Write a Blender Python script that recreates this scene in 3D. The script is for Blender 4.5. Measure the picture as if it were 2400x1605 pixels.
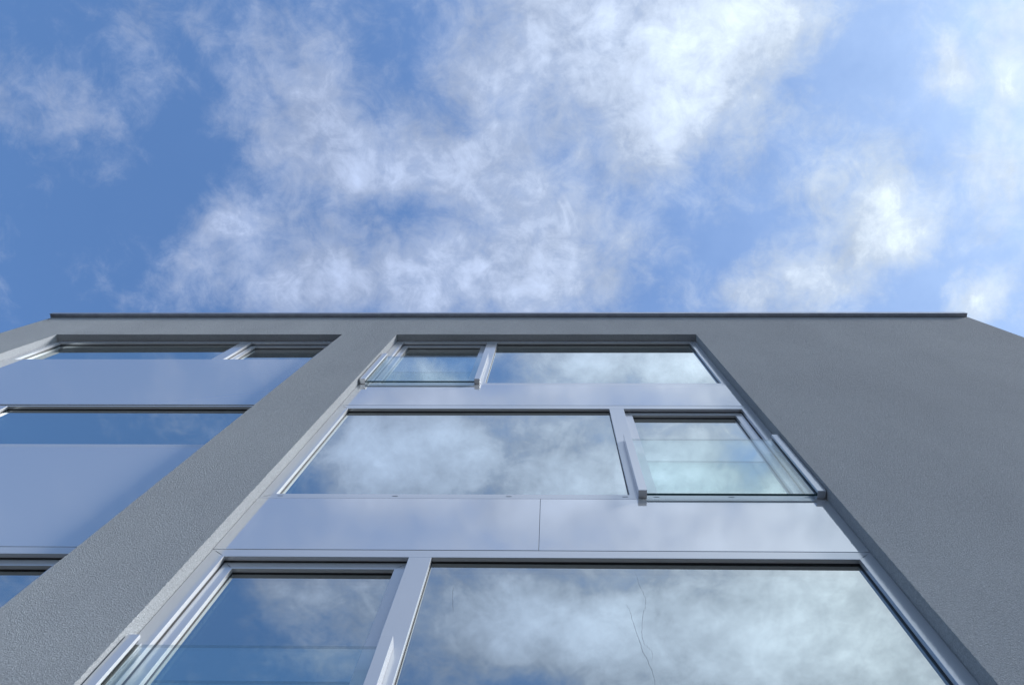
import bpy, bmesh, math, random
from mathutils import Vector, Matrix
random.seed(7)
for o in list(bpy.data.objects): bpy.data.objects.remove(o, do_unlink=True)
S = bpy.context.scene
C = S.collection

# ------------------------------------------------------------------ camera
CAM = Vector((0.0, -2.2, 1.6))                    # 2.2 m in front of the facade, at eye height
UX = (0.99984, -0.00007, -0.01764)                # world X, Y, Z as seen by the camera (right, up, forward)
UY = (0.00386, -0.97487, 0.22272)
UZ = (0.01721, 0.22275, 0.97472)
FPX, PX, PY, IMG_W, IMG_H = 1800.0, 1260.2, 802.5, 2400.0, 1605.0
cd = bpy.data.cameras.new('camera'); cam = bpy.data.objects.new('camera', cd); C.objects.link(cam)
cd.sensor_width = 36.0; cd.sensor_fit = 'HORIZONTAL'; cd.lens = 36.0 * FPX / IMG_W
cd.shift_x = -(PX - IMG_W / 2) / IMG_W
cd.clip_start = 0.05; cd.clip_end = 5000
ur = Vector((UX[0], UY[0], UZ[0])).normalized(); vw = -Vector((UX[2], UY[2], UZ[2])).normalized()
uv_ = vw.cross(ur).normalized()
M = Matrix((ur, uv_, vw)).transposed().to_4x4(); M.translation = CAM
cam.matrix_world = M
S.camera = cam

def ray(px, py):                                   # photo pixel -> world direction
    d = (px - PX, PY - py, FPX)
    return tuple(sum(a * b for a, b in zip(d, u)) for u in (UX, UY, UZ))

# ------------------------------------------------------------------ light, sky, exposure
SUN_AZ, SUN_EL = math.radians(104), math.radians(38)   # azimuth clockwise from +Y (into the facade)
SUN_DIR = Vector((math.sin(SUN_AZ) * math.cos(SUN_EL), math.cos(SUN_AZ) * math.cos(SUN_EL), math.sin(SUN_EL)))
sl = bpy.data.lights.new('sun', 'SUN'); sl.energy = 4.2; sl.angle = math.radians(12); sl.color = (1.0, 0.975, 0.945)
sun = bpy.data.objects.new('sun', sl); C.objects.link(sun)
sun.rotation_euler = (-SUN_DIR).to_track_quat('-Z', 'Y').to_euler()
sun.location = (30, -8, 30)
S.view_settings.view_transform = 'Standard'; S.view_settings.look = 'None'
S.view_settings.gamma = 1.0; S.view_settings.use_curve_mapping = False
S.view_settings.exposure = 0.6
S.render.engine = 'CYCLES'
S.cycles.max_bounces = 10; S.cycles.transparent_max_bounces = 16; S.cycles.glossy_bounces = 6

W = bpy.data.worlds.new('World'); S.world = W; W.use_nodes = True
nt = W.node_tree; N = nt.nodes; L = nt.links
for n in list(N): N.remove(n)
def node(t, **kw):
    n = N.new(t)
    for k, v in kw.items(): setattr(n, k, v)
    return n
def mth(op, a, b=None, c=None, clamp=False):
    n = node('ShaderNodeMath', operation=op, use_clamp=clamp)
    for i, v in enumerate((a, b, c)):
        if v is None: continue
        if isinstance(v, (int, float)): n.inputs[i].default_value = v
        else: L.new(v, n.inputs[i])
    return n.outputs[0]
out = node('ShaderNodeOutputWorld'); bg = node('ShaderNodeBackground'); L.new(bg.outputs[0], out.inputs[0])
sky = node('ShaderNodeTexSky', sky_type='NISHITA'); sky.sun_disc = False
sky.sun_elevation = SUN_EL; sky.sun_rotation = SUN_AZ
sky.air_density = 1.2; sky.dust_density = 0.9; sky.ozone_density = 2.6
W.cycles.sampling_method = 'MANUAL'; W.cycles.sample_map_resolution = 512
tc = node('ShaderNodeTexCoord'); sep = node('ShaderNodeSeparateXYZ'); L.new(tc.outputs['Generated'], sep.inputs[0])
zc = mth('MAXIMUM', sep.outputs[2], 0.12)
comb = node('ShaderNodeCombineXYZ')
L.new(mth('DIVIDE', sep.outputs[0], zc), comb.inputs[0]); L.new(mth('DIVIDE', sep.outputs[1], zc), comb.inputs[1])
# domain warp so that cloud edges curl
wn = node('ShaderNodeTexNoise'); wn.inputs['Scale'].default_value = 7.0; wn.inputs['Detail'].default_value = 4
woff = node('ShaderNodeVectorMath', operation='ADD'); L.new(comb.outputs[0], woff.inputs[0]); woff.inputs[1].default_value = (5.13, 9.41, 2.77); L.new(woff.outputs[0], wn.inputs['Vector'])
wsub = node('ShaderNodeVectorMath', operation='SUBTRACT'); L.new(wn.outputs['Color'], wsub.inputs[0]); wsub.inputs[1].default_value = (.5, .5, .5)
wsc = node('ShaderNodeVectorMath', operation='SCALE'); L.new(wsub.outputs[0], wsc.inputs[0]); wsc.inputs['Scale'].default_value = 0.085
wadd = node('ShaderNodeVectorMath', operation='ADD'); L.new(comb.outputs[0], wadd.inputs[0]); L.new(wsc.outputs[0], wadd.inputs[1])
P = wadd.outputs[0]
def sp(x, y, mirror):                              # photo pixel -> place on the cloud layer (seen directly / in the panes)
    a, b, c = ray(x * 1.02345, y * 1.02345)
    return a / c, (-b / c if mirror else b / c)
# (x, y, half width, half height, turn in degrees, weight): clouds seen in the sky, pixels of a 2345 px wide print
SEEN = [
 (1500,130,430,270,15,.62),(1240,50,260,170,0,.45),(1470,300,150,150,0,.35),(1700,60,220,150,0,.45),(1600,230,260,130,-30,.3),
 (1090,330,180,210,10,.6),(760,300,290,190,25,.62),(600,230,190,130,20,.34),(880,390,260,120,10,.45),(640,130,220,90,20,.12),
 (1300,540,300,240,20,.62),(980,620,460,150,0,.66),(1180,690,260,100,0,.4),(520,500,230,90,-32,.55),(420,570,130,70,-40,.3),
 (740,670,300,100,0,.5),(340,670,150,70,10,.4),(640,570,180,90,20,.35),(760,450,160,90,0,.25),
 (170,300,170,130,-15,.7),(340,150,90,140,-10,.55),(400,30,200,80,10,.36),(760,30,110,80,0,.25),(90,180,220,120,0,.15),
 (1830,650,160,140,0,.95),(1650,690,120,90,0,.5),(2010,480,190,230,-12,.72),(1880,400,70,60,20,.3),(2060,560,90,90,0,.3),
 (2180,165,70,105,0,.7),(2310,170,85,150,0,.65),(2290,430,115,170,0,.65),(2230,690,100,60,-30,.9),(2340,20,120,70,0,.5),(1860,30,120,50,0,.25),
 (1500,550,110,50,-15,.3),(1620,470,60,50,0,.25),(2120,300,380,520,0,.06),
 (420,330,130,330,12,-.35),(920,485,210,45,8,-.55),(600,420,140,50,-20,-.2),(880,110,130,130,20,-.22),(1950,170,190,230,0,-.4),(1600,480,200,130,-20,-.3),(1440,690,120,60,0,-.3),(2090,690,90,90,0,-.45),(2140,330,90,120,0,-.35),(1870,540,110,60,20,-.5),(120,520,260,260,0,-.35)]
# clouds behind the photographer, seen mirrored in the panes
MIRR = [
 (1450,1200,900,640,0,.5),(1850,1440,620,330,0,1.05),(1150,1420,280,170,0,.75),(1350,1450,260,110,0,.6),(1650,1530,420,160,0,.4),(2300,1400,400,400,0,.5),
 (770,1370,190,120,0,.65),(640,1330,110,60,0,.3),(800,1530,150,80,0,.35),(640,1420,90,120,0,.18),
 (850,1060,260,130,0,.8),(1010,1000,240,100,0,.9),(1330,1080,180,120,0,1.0),(1300,960,140,40,0,.4),(1080,1110,300,60,0,.45),
 (1560,1090,130,70,0,.9),(1790,1110,110,70,0,.7),(1560,1010,140,50,0,.5),(2050,1100,220,150,0,.6),
 (1380,845,190,70,0,.9),(1600,850,120,90,0,.9),(970,860,90,50,0,.6),(1180,905,300,40,0,.3),(1850,900,260,90,0,.5),
 (390,970,120,70,0,.28),(600,820,150,50,0,.25),(300,1150,260,90,0,.22),(1150,1180,200,60,0,.3),
 (1420,1325,260,60,0,-.42),(1190,1560,150,80,0,-.5),(460,1470,200,220,0,-.35),(1190,1000,80,60,0,-.35),(1170,1080,60,60,0,-.25),
 (1690,1075,70,50,0,-.4),(650,1120,110,60,0,-.4),(1170,850,90,60,0,-.4),(1080,850,60,50,0,-.3),(200,1000,500,250,0,-.25)]
cov = None
def blob(x, y, rx, ry, rot, w, mir):
    global cov
    cx_, cy_ = sp(x, y, mir)
    ax = sp(x + rx, y, mir); ay = sp(x, y + ry, mir)
    rx_ = abs(ax[0] - cx_); ry_ = abs(ay[1] - cy_)
    m = node('ShaderNodeMapping', vector_type='TEXTURE'); L.new(P, m.inputs[0])
    m.inputs['Location'].default_value = (cx_, cy_, 0)
    m.inputs['Rotation'].default_value = (0, 0, math.radians(rot if not mir else -rot))
    m.inputs['Scale'].default_value = (rx_ * 1.25, ry_ * 1.25, 1)
    g = node('ShaderNodeTexGradient', gradient_type='SPHERICAL'); L.new(m.outputs[0], g.inputs[0])
    cov = mth('MULTIPLY_ADD', g.outputs['Fac'], w * 1.25, 0.0 if cov is None else cov)
for b in SEEN: blob(*b, False)
for b in MIRR: blob(*b, True)
# scattered cloud over the rest of the dome, fading out where the blobs above rule
lenp = node('ShaderNodeVectorMath', operation='LENGTH'); L.new(comb.outputs[0], lenp.inputs[0])
far = node('ShaderNodeMapRange', interpolation_type='SMOOTHSTEP'); L.new(lenp.outputs['Value'], far.inputs[0])
far.inputs[1].default_value = .75; far.inputs[2].default_value = 1.3; far.inputs[3].default_value = 0; far.inputs[4].default_value = .5
cov = mth('ADD', cov, far.outputs[0])
def fbm(scale, detail, rough, vec=None, dist=0.0):
    n = node('ShaderNodeTexNoise'); n.inputs['Scale'].default_value = scale; n.inputs['Detail'].default_value = detail
    n.inputs['Roughness'].default_value = rough; n.inputs['Distortion'].default_value = dist
    L.new(vec or P, n.inputs['Vector']); return n.outputs['Fac']
qoff = node('ShaderNodeVectorMath', operation='ADD'); L.new(comb.outputs[0], qoff.inputs[0]); qoff.inputs[1].default_value = (13.37, 7.71, 3.19)
Q = qoff.outputs[0]
n1 = fbm(8.0, 10, .60, Q, .6); n2 = fbm(19, 8, .66, Q, .7); n3 = fbm(13, 7, .62, Q); n4 = fbm(46, 5, .65, Q, .4)
d = mth('MULTIPLY_ADD', mth('SUBTRACT', n1, .5), 1.4, cov)
d = mth('MULTIPLY_ADD', mth('SUBTRACT', n2, .5), 1.35, d)
d = mth('MULTIPLY_ADD', mth('SUBTRACT', n4, .5), .75, d)
al = node('ShaderNodeMapRange', interpolation_type='SMOOTHSTEP'); L.new(d, al.inputs[0])
al.inputs[1].default_value = -.12; al.inputs[2].default_value = 1.25; al.inputs[4].default_value = .87
# cloud light: mottled, stronger towards the sun (forward scattering)
dot = node('ShaderNodeVectorMath', operation='DOT_PRODUCT'); L.new(tc.outputs['Generated'], dot.inputs[0]); dot.inputs[1].default_value = SUN_DIR
fw = mth('POWER', mth('MAXIMUM', dot.outputs['Value'], 0), 3.0)
L.new(mth('MULTIPLY_ADD', fw, .36, .03), al.inputs[3])          # thin haze that whitens the sky towards the sun
mot = mth('MULTIPLY_ADD', mth('SUBTRACT', n3, .5), .75, 1.0)
thick = node('ShaderNodeMapRange'); L.new(d, thick.inputs[0])
thick.inputs[1].default_value = .9; thick.inputs[2].default_value = 2.1; thick.inputs[3].default_value = .93; thick.inputs[4].default_value = 1.62
br = mth('MULTIPLY', mth('MULTIPLY', mot, thick.outputs[0]), mth('MULTIPLY_ADD', fw, .62, .82))
tint = node('ShaderNodeMix', data_type='RGBA'); L.new(mth('MULTIPLY', fw, 1.6, clamp=True), tint.inputs[0])
tint.inputs[6].default_value = (3.65, 4.4, 6.2, 1); tint.inputs[7].default_value = (4.35, 4.9, 5.4, 1)
cc = node('ShaderNodeVectorMath', operation='SCALE'); L.new(tint.outputs[2], cc.inputs[0]); L.new(br, cc.inputs['Scale'])
mix = node('ShaderNodeMix', data_type='RGBA'); L.new(al.outputs[0], mix.inputs[0]); gain = node('ShaderNodeVectorMath', operation='MULTIPLY'); L.new(sky.outputs[0], gain.inputs[0]); gain.inputs[1].default_value = (0.90, 1.20, 1.50)   # the phone's vivid blue
L.new(gain.outputs[0], mix.inputs[6]); L.new(cc.outputs[0], mix.inputs[7])
L.new(mix.outputs[2], bg.inputs[0]); bg.inputs[1].default_value = 0.10

# ------------------------------------------------------------------ materials
def mat(name, base, rough=.5, metal=0.0, spec=.5, coat=0.0):
    m = bpy.data.materials.new(name); m.use_nodes = True
    b = m.node_tree.nodes['Principled BSDF']
    b.inputs['Base Color'].default_value = (*base, 1); b.inputs['Roughness'].default_value = rough
    b.inputs['Metallic'].default_value = metal; b.inputs['Specular IOR Level'].default_value = spec
    b.inputs['Coat Weight'].default_value = coat
    return m, b
def nz(m, scale, detail=4, rough=.5, coord='Object', dist=0, stretch=None):
    t = m.node_tree; tcn = t.nodes.new('ShaderNodeTexCoord'); n = t.nodes.new('ShaderNodeTexNoise')
    n.inputs['Scale'].default_value = scale; n.inputs['Detail'].default_value = detail; n.inputs['Roughness'].default_value = rough
    n.inputs['Distortion'].default_value = dist
    src = tcn.outputs[coord]
    if stretch:
        mp = t.nodes.new('ShaderNodeMapping'); mp.inputs['Scale'].default_value = stretch
        t.links.new(src, mp.inputs[0]); src = mp.outputs[0]
    t.links.new(src, n.inputs['Vector']); return n.outputs['Fac']
def ramp(m, fac, c0, c1, p0=.3, p1=.7):
    t = m.node_tree; r = t.nodes.new('ShaderNodeValToRGB'); t.links.new(fac, r.inputs[0])
    r.color_ramp.elements[0].position = p0; r.color_ramp.elements[1].position = p1
    r.color_ramp.elements[0].color = (*c0, 1); r.color_ramp.elements[1].color = (*c1, 1); return r.outputs[0]
def bump(m, b, fac, strength, dist):
    t = m.node_tree; n = t.nodes.new('ShaderNodeBump'); n.inputs['Strength'].default_value = strength; n.inputs['Distance'].default_value = dist
    t.links.new(fac, n.inputs['Height']); t.links.new(n.outputs[0], b.inputs['Normal']); return n

PLASTER, b = mat('grey_render', (.4, .41, .42), 1.0, 0, .10)
b.inputs['Diffuse Roughness'].default_value = .8
t = PLASTER.node_tree
g1 = nz(PLASTER, 95, 4, .65, dist=1.2); g2 = nz(PLASTER, 1.1, 6, .6, stretch=(1, 1, .45))
colA = ramp(PLASTER, g1, (.34, .365, .395), (.54, .57, .60), .33, .70)
colB = ramp(PLASTER, g2, (.90, .90, .91), (1.05, 1.05, 1.04), .3, .7)
mx = t.nodes.new('ShaderNodeMix'); mx.data_type = 'RGBA'; mx.blend_type = 'MULTIPLY'; mx.inputs[0].default_value = 1
t.links.new(colA, mx.inputs[6]); t.links.new(colB, mx.inputs[7]); t.links.new(mx.outputs[2], b.inputs['Base Color'])
bump(PLASTER, b, g1, 1.0, .012)

ALU, b = mat('silver_powder_coat', (.56, .575, .60), .3, .4, .5, .5)
b.inputs['Coat Roughness'].default_value = .08
g = nz(ALU, 40, 3, .5); t = ALU.node_tree
mr = t.nodes.new('ShaderNodeMapRange'); t.links.new(g, mr.inputs[0]); mr.inputs[3].default_value = .13; mr.inputs[4].default_value = .21
t.links.new(mr.outputs[0], b.inputs['Roughness'])

PANEL, b = mat('glossy_lilac_grey_panel', (.68, .69, .705), .08, .60, .5, .3)
b.inputs['Coat Roughness'].default_value = .05
g = nz(PANEL, 1.3, 3, .5); bump(PANEL, b, g, .25, .004)
g2 = nz(PANEL, 3.0, 6, .65, stretch=(1, 1, .3)); t = PANEL.node_tree
mr = t.nodes.new('ShaderNodeMapRange'); t.links.new(g2, mr.inputs[0]); mr.inputs[3].default_value = .035; mr.inputs[4].default_value = .075
t.links.new(mr.outputs[0], b.inputs['Roughness'])

COPING, b = mat('dark_grey_sheet_metal', (.12, .13, .155), .4, .6)
g = nz(COPING, 9, 5, .6, stretch=(1, 1, 1)); t = COPING.node_tree
t.links.new(ramp(COPING, g, (.27, .285, .33), (.36, .38, .42)), b.inputs['Base Color'])
RUBBER, b = mat('black_rubber_gasket', (.012, .013, .017), .55)
SLOT, b = mat('dark_slot_cover', (.16, .17, .19), .5)
ROOM, b = mat('room_plaster', (.22, .21, .2), .9)
ROOF, b = mat('bitumen_roof', (.06, .06, .06), .9)
CRACK, b = mat('crack_in_glass', (.09, .11, .13), .4)

def glass(name, tint, f0, f1, power, rough=0.0, wav=0.0):
    m = bpy.data.materials.new(name); m.use_nodes = True; t = m.node_tree
    for n in list(t.nodes): t.nodes.remove(n)
    o = t.nodes.new('ShaderNodeOutputMaterial'); mxs = t.nodes.new('ShaderNodeMixShader')
    tr = t.nodes.new('ShaderNodeBsdfTransparent'); tr.inputs[0].default_value = (*tint, 1)
    gl = t.nodes.new('ShaderNodeBsdfGlossy'); gl.inputs['Color'].default_value = (.94, .99, .965, 1); gl.inputs['Roughness'].default_value = rough
    lw = t.nodes.new('ShaderNodeLayerWeight'); lw.inputs[0].default_value = .5
    # Facing = 1 - |cos|
    pw = t.nodes.new('ShaderNodeMath'); pw.operation = 'POWER'; pw.inputs[1].default_value = power
    t.links.new(lw.outputs['Facing'], pw.inputs[0])
    mr = t.nodes.new('ShaderNodeMapRange'); t.links.new(pw.outputs[0], mr.inputs[0]); mr.inputs[3].default_value = f0; mr.inputs[4].default_value = f1
    t.links.new(mr.outputs[0], mxs.inputs[0]); t.links.new(tr.outputs[0], mxs.inputs[1]); t.links.new(gl.outputs[0], mxs.inputs[2])
    t.links.new(mxs.outputs[0], o.inputs[0])
    if wav:
        g = nz(m, .8, 2, .4); n = t.nodes.new('ShaderNodeBump'); n.inputs['Strength'].default_value = wav; n.inputs['Distance'].default_value = .002
        t.links.new(g, n.inputs['Height']); t.links.new(n.outputs[0], gl.inputs['Normal'])
    return m
PANE = glass('solar_control_glass', (.42, .5, .52), .33, 1.0, 1.6, 0.0, .5)
RAILGLASS = glass('clear_balustrade_glass', (.945, .985, .98), .07, 1.0, 5.0)
def veil(m, amount):                               # lets some of what is behind show through
    t = m.node_tree; o = t.nodes['Material Output']; b_ = t.nodes['Principled BSDF']
    tr = t.nodes.new('ShaderNodeBsdfTransparent'); mx_ = t.nodes.new('ShaderNodeMixShader'); mx_.inputs[0].default_value = amount
    t.links.new(b_.outputs[0], mx_.inputs[1]); t.links.new(tr.outputs[0], mx_.inputs[2]); t.links.new(mx_.outputs[0], o.inputs[0])
veil(CRACK, .62)
GTOP, b = mat('polished_glass_edge', (.10, .20, .22), .1); veil(GTOP, .72)
GEDGE, b = mat('glass_cut_edge', (.006, .05, .06), .12)
b.inputs['Coat Weight'].default_value = .5

# ------------------------------------------------------------------ mesh helpers
def link(name, me, m, parent=None):
    o = bpy.data.objects.new(name, me); C.objects.link(o)
    for k in (m if isinstance(m, (list, tuple)) else [m]): me.materials.append(k)
    if parent is not None: o.parent = parent
    return o
def finish(name, bm, m, parent=None, bevel=0.0, seg=2):
    if bevel: bmesh.ops.bevel(bm, geom=list(bm.edges), offset=bevel, segments=seg, affect='EDGES', profile=.5)
    bmesh.ops.recalc_face_normals(bm, faces=bm.faces)
    me = bpy.data.meshes.new(name); bm.to_mesh(me); bm.free()
    return link(name, me, m, parent)
def add_box(bm, x0, x1, y0, y1, z0, z1):
    v = [bm.verts.new((x, y, z)) for x in (x0, x1) for y in (y0, y1) for z in (z0, z1)]
    for f in ((0,1,3,2),(4,6,7,5),(0,4,5,1),(2,3,7,6),(0,2,6,4),(1,5,7,3)): bm.faces.new([v[i] for i in f])
    return v
def box(name, x0, x1, y0, y1, z0, z1, m, parent=None, bevel=0.0):
    bm = bmesh.new(); add_box(bm, x0, x1, y0, y1, z0, z1); return finish(name, bm, m, parent, bevel)
def ring(name, x0, x1, z0, z1, wl, wr, wt, wb, y0, y1, m, parent=None, bevel=0.0):
    bm = bmesh.new()
    o = [(x0, z0), (x1, z0), (x1, z1), (x0, z1)]; i = [(x0 + wl, z0 + wb), (x1 - wr, z0 + wb), (x1 - wr, z1 - wt), (x0 + wl, z1 - wt)]
    V = {}
    for k, pts in (('o', o), ('i', i)):
        for y in (0, 1): V[k, y] = [bm.verts.new((x, (y0, y1)[y], z)) for x, z in pts]
    for k in range(4):
        j = (k + 1) % 4
        for y in (0, 1): bm.faces.new((V['o', y][k], V['o', y][j], V['i', y][j], V['i', y][k]))
        for q in 'oi': bm.faces.new((V[q, 0][k], V[q, 0][j], V[q, 1][j], V[q, 1][k]))
    return finish(name, bm, m, parent, bevel)
def quad(name, pts, m, parent=None):
    bm = bmesh.new(); bm.faces.new([bm.verts.new(p) for p in pts])
    me = bpy.data.meshes.new(name); bm.to_mesh(me); bm.free(); return link(name, me, m, parent)

# ------------------------------------------------------------------ ground
PAVE, b = mat('asphalt', (.05, .05, .052), .9)
g = nz(PAVE, 3.5, 7, .65); PAVE.node_tree.links.new(ramp(PAVE, g, (.038, .038, .04), (.062, .062, .065)), b.inputs['Base Color'])
bump(PAVE, b, nz(PAVE, 60, 4), .3, .003)
bm = bmesh.new(); bmesh.ops.create_grid(bm, x_segments=2, y_segments=2, size=1500)
gr = finish('ground', bm, PAVE); gr['kind'] = 'structure'

# ------------------------------------------------------------------ the building
B = bpy.data.objects.new('apartment_building', None); C.objects.link(B)
B['label'] = 'grey rendered apartment block with tall silver window bays seen from its foot'; B['category'] = 'building'
WX0, WX1, WTOP = -7.58, 6.192, 12.92
LX0, LX1, CX0, CX1, OTOP, OBOT = -6.742, -2.832, -2.092, 1.945, 11.722, .45
REV = .30
# wall: rough arrises, so the corners are cut every centimetre and a little uneven
def arris(x, seed, z0, z1, amp=.0018):
    r = random.Random(seed); n = max(2, int((z1 - z0) / .009)); out_ = []
    for i in range(n + 1):
        z = z0 + (z1 - z0) * i / n
        out_.append((x + (r.gauss(0, amp) if 0 < i < n else 0), z))
    return out_
bm = bmesh.new()
def strip(A, Bp, ya=0.0, yb=0.0):
    va = [bm.verts.new((x, ya, z)) for x, z in A]; vb = [bm.verts.new((x, yb, z)) for x, z in Bp]
    for k in range(len(va) - 1): bm.faces.new((va[k], vb[k], vb[k + 1], va[k + 1]))
aL0, aL1, aC0, aC1 = (arris(x, i, OBOT, OTOP) for i, x in enumerate((LX0, LX1, CX0, CX1)))
aW0, aW1 = arris(WX0, 11, OBOT, OTOP, .0015), arris(WX1, 12, OBOT, OTOP, .0015)
strip(aW0, aL0); strip(aL1, aC0); strip(aC1, aW1)
for a in (aL0, aL1, aC0, aC1): strip(a, [(a[0][0], z) for x, z in a], 0.0, .004); strip([(a[0][0], z) for x, z in a], [(a[0][0], z) for x, z in a], .004, REV)
for a, x in ((aW0, WX0), (aW1, WX1)): strip(a, [(x, z) for _, z in a], 0.0, 10.0)
def face(*p): bm.faces.new([bm.verts.new(q) for q in p])
for z0, z1 in ((OTOP, WTOP), (0, OBOT)):
    xs = [WX0, LX0, LX1, CX0, CX1, WX1]
    for a, c in zip(xs, xs[1:]): face((a, 0, z0), (c, 0, z0), (c, 0, z1), (a, 0, z1))
    face((WX0, 0, z0), (WX0, 10, z0), (WX0, 10, z1), (WX0, 0, z1)); face((WX1, 0, z0), (WX1, 10, z0), (WX1, 10, z1), (WX1, 0, z1))
for a, c in ((LX0, LX1), (CX0, CX1)):
    for z in (OTOP, OBOT): face((a, 0, z), (c, 0, z), (c, REV, z), (a, REV, z))
    # inner lining of the bay's edges
face((WX0, 10, 0), (WX1, 10, 0), (WX1, 10, WTOP), (WX0, 10, WTOP))
wall = finish('wall', bm, PLASTER, B)
# inside: roof, storey slabs, party walls, so the panes look into closed rooms
box('roof', WX0 + .02, WX1 - .02, .02, 9.98, 12.35, 12.6, ROOF, B)
for k in range(4): box('floor_slab', WX0 + .02, WX1 - .02, .32, 9.9, 3.12 + 2.92 * k, 3.40 + 2.92 * k, ROOM, B)
for x0, x1 in ((WX0 + .02, LX0 - .01), (LX1 + .01, CX0 - .01), (CX1 + .01, WX1 - .02)):
    box('inner_wall', x0, x1, .30, .36, .02, 12.3, ROOM, B)
box('rear_wall', WX0 + .03, WX1 - .03, 5.0, 5.15, .02, 12.3, ROOM, B)

# coping: one folded sheet with a drip edge along the roof line
bm = bmesh.new()
prof = [(-.052, 12.915), (-.060, 12.915), (-.060, 13.01), (.40, 13.04), (.40, 13.03), (-.045, 13.0), (-.045, 12.935), (.004, 12.935), (.004, 12.928), (-.052, 12.928)]
for xa, xb in ((WX0 - .025, -1.2), (-1.198, WX1 - .012)):
    va = [bm.verts.new((xa, y, z)) for y, z in prof]; vb = [bm.verts.new((xb, y, z)) for y, z in prof]
    n = len(prof)
    for k in range(n): bm.faces.new((va[k], va[(k + 1) % n], vb[(k + 1) % n], vb[k]))
    bm.faces.new(va); bm.faces.new(vb)
finish('coping', bm, COPING, B)

# ------------------------------------------------------------------ windows
YF, YG, YS, YGC = .092, .128, .130, .163            # frame face, fixed glass, sash face, sash glass
def pane(x0, x1, z0, z1, y, parent):
    tx, tz = random.gauss(0, .0012), random.gauss(0, .0012)      # panes never sit perfectly true
    xm, zm = (x0 + x1) / 2, (z0 + z1) / 2
    for k, name in ((0, 'pane'), (.022, 'inner_pane')):
        f = lambda x, z: (x, y + k + (x - xm) * tx + (z - zm) * tz, z)
        quad(name, [f(x0, z0), f(x1, z0), f(x1, z1), f(x0, z1)], PANE, parent)
def window(x0, x1, z0, z1, wt, wb, mull, casement_left, weep=()):
    """x0..x1, z0..z1 outer size; mull = (left, right) edges of the mullion."""
    wl, wr = .104, .097
    w = ring('window', x0, x1, z0, z1, wl, wr, wt, wb, YF, YF + .075, ALU, B, .0022)
    a, c, zb, zt = x0 + wl, x1 - wr, z0 + wb, z1 - wt
    box('mullion', mull[0], mull[1], YF + .0006, YF + .075, zb - .002, zt + .002, ALU, w, .0022)
    lo, hi = (a, mull[0]), (mull[1], c)
    cas, fix = (lo, hi) if casement_left else (hi, lo)
    # fixed light: black gasket behind the lip, then the double pane
    ring('glazing_gasket', fix[0] + .0005, fix[1] - .0005, zb + .0005, zt - .0005, .003, .003, .003, .003, YF + .028, YG + .004, RUBBER, w)
    pane(fix[0] + .003, fix[1] - .003, zb + .003, zt - .003, YG, w)
    # opening light: sash set back behind the frame
    s = ring('sash', cas[0] + .004, cas[1] - .004, zb + .004, zt - .004, .072, .072, .072, .072, YS, YS + .07, ALU, w, .0022)
    ring('sash_gasket', cas[0] + .0008, cas[1] - .0008, zb + .0008, zt - .0008, .0028, .0028, .0028, .0028, YF + .029, YS + .05, RUBBER, w)
    ring('glazing_gasket', cas[0] + .0755, cas[1] - .0755, zb + .0755, zt - .0755, .003, .003, .003, .003, YS + .026, YGC + .004, RUBBER, w)
    pane(cas[0] + .078, cas[1] - .078, zb + .078, zt - .078, YGC, w)
    for x in weep:
        zc_ = z0 + wb * .5
        box('drain_cover', x - .020, x + .020, YF - .002, YF + .002, zc_ - .0025, zc_ + .0025, SLOT, w, .0009)
    return w
def panel(x0, x1, z0, z1, y=.0905):
    return box('spandrel_panel', x0, x1, y, y + .03, z0, z1, PANEL, B, .0015)
G = .003                                            # gap at the render
cw = [-1.945, -1.117, -.302, .527, .749, 1.281, 1.818]
ca, cb, la, lb = CX0 + G, CX1 - G, LX0 + G, LX1 - G
mA, mB = (-.86, -.722), (.563, .703)                # mullions of the centre bay
window(ca, cb, 9.572, 11.719, .10, .078, mA, True)
window(ca, cb, 6.662, 8.842, .10, .073, mB, False, cw)
wc1 = window(ca, cb, 3.745, 5.905, .086, .073, mA, True, cw)
window(ca, cb, .82, 2.985, .09, .073, mB, False)
for z0, z1 in ((8.845, 9.5695), (5.909, 6.656), (2.989, 3.742)):
    if z0 > 8: panel(ca, cb, z0, z1); continue
    panel(ca, -.0782, z0, z1); panel(-.0758, cb, z0, z1, .0908)
panel(ca, cb, .46, .817)
mL, mR = (-5.53, -5.39), (-4.19, -4.04)             # mullions of the left bay
window(la, lb, 10.56, 11.719, .108, .08, mR, False)
window(la, lb, 7.662, 8.832, .038, .075, mL, True)
window(la, lb, 4.745, 5.925, .085, .075, mR, False)
window(la, lb, 1.83, 3.0, .085, .075, mL, True)
for z0, z1, y in ((8.836, 10.67, .084), (5.928, 7.659, .0905), (3.004, 4.741, .0905), (.46, 1.826, .0905)): panel(la, lb, z0, z1, y)

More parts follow.
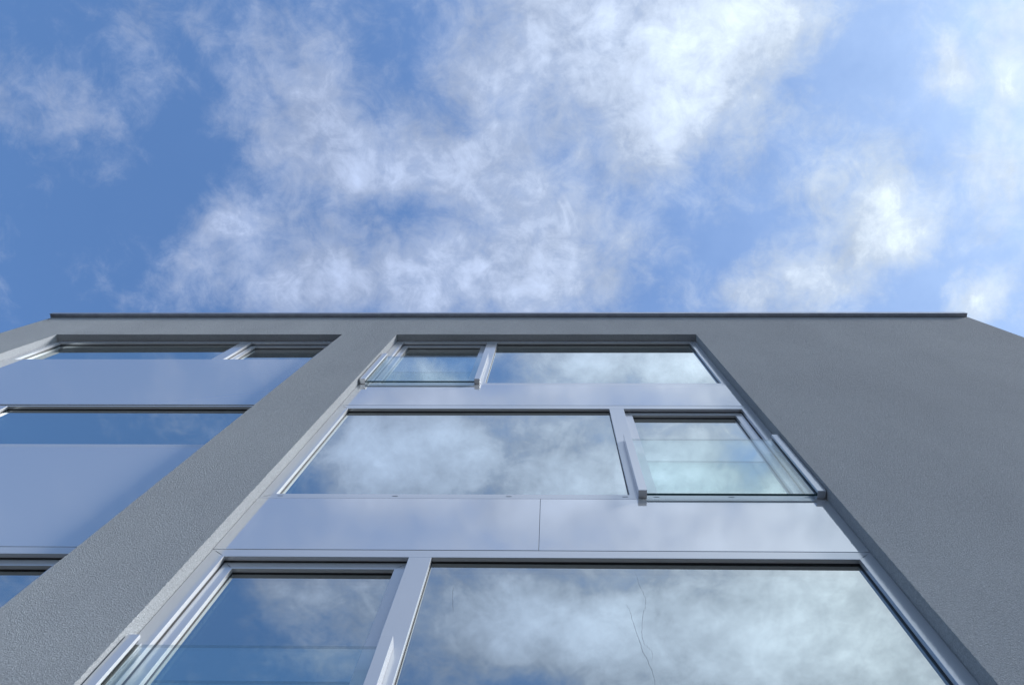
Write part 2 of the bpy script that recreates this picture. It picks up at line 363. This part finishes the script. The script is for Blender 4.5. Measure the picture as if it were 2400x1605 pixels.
# ------------------------------------------------------------------ glass balustrades in front of the opening lights
def balustrade(x0, x1, z0, z1):
    """x0..x1 outer edges of the two posts"""
    y0, y1, pw = .030, YF - .0012, .0615
    gz0, gz1 = z0 + .002, z1 - .045
    bm = bmesh.new(); add_box(bm, x0 + .042, x1 - .042, .056, .0728, gz0, gz1)
    bmesh.ops.recalc_face_normals(bm, faces=bm.faces)
    for f in bm.faces: f.material_index = 0 if abs(f.normal.y) > .5 else (2 if f.normal.z > .5 else 1)
    me = bpy.data.meshes.new('glass_balustrade'); bm.to_mesh(me); bm.free()
    g = link('glass_balustrade', me, [RAILGLASS, GEDGE, GTOP], B)
    for s, xa, xb in ((1, x0, x0 + pw), (-1, x1 - pw, x1)):
        # post: square tube with a slot for the glass, lined with black rubber
        bm = bmesh.new()
        xi = xb if s > 0 else xa; xo = xa if s > 0 else xb
        prof = [(xo, y0), (xi, y0), (xi, .050), (xi - s * .030, .050), (xi - s * .030, .079), (xi, .079), (xi, y1), (xo, y1)]
        va = [bm.verts.new((x, y, z0)) for x, y in prof]; vb = [bm.verts.new((x, y, z1)) for x, y in prof]; n = len(prof)
        for k in range(n): bm.faces.new((va[k], va[(k + 1) % n], vb[(k + 1) % n], vb[k]))
        bm.faces.new(va); bm.faces.new(vb)
        finish('post', bm, ALU, g, .0012)
        box('glass_seal', min(xi - s * .001, xi - s * .028), max(xi - s * .001, xi - s * .028), .0515, .0555, z0 + .01, z1 - .02, RUBBER, g)
        box('glass_seal', min(xi - s * .001, xi - s * .028), max(xi - s * .001, xi - s * .028), .0735, .0775, z0 + .01, z1 - .02, RUBBER, g)
        box('end_cap', xa + .001, xb - .001, y0 + .001, y1 - .001, z0 - .004, z0 - .0005, ALU, g, .0008)
balustrade(-2.080, -.772, 9.600, 10.765)
balustrade(.618, 1.939, 6.680, 7.845)
balustrade(-2.082, -.772, 3.765, 4.928)
balustrade(.618, 1.939, .84, 2.005)

# ------------------------------------------------------------------ hairline cracks in the big lower pane
def crack(pts, w0):
    r = random.Random(len(pts)); q = []
    for (xa, za), (xb, zb) in zip(pts, pts[1:]):
        n = 5
        for i in range(n):
            u = i / n; q.append((xa + (xb - xa) * u + r.gauss(0, .0016), za + (zb - za) * u))
    q.append(pts[-1]); bm = bmesh.new(); prev = None
    for i, (x, z) in enumerate(q):
        w = w0 * (.35 + .65 * math.sin(math.pi * (i + .6) / (len(q) + .2))) * r.uniform(.7, 1.2)
        y = YG - .0035
        cur = [bm.verts.new((x - w, y, z)), bm.verts.new((x + w, y, z))]
        if prev: bm.faces.new((prev[0], prev[1], cur[1], cur[0]))
        prev = cur
    me = bpy.data.meshes.new('crack'); bm.to_mesh(me); bm.free(); return link('crack', me, CRACK, wc1)
crack([(.492,5.734),(.508,5.54),(.523,5.443),(.51,5.358),(.489,5.276),(.471,5.178),(.463,5.085),(.467,5.013),(.495,4.969),(.496,4.928),(.486,4.894)], .0011)
crack([(.408,5.378),(.425,5.296),(.429,5.205),(.446,5.038),(.452,4.961),(.468,4.881),(.478,4.813),(.479,4.745),(.474,4.6)], .0014)
crack([(-.558,5.538),(-.548,5.423),(-.528,5.297)], .0012)
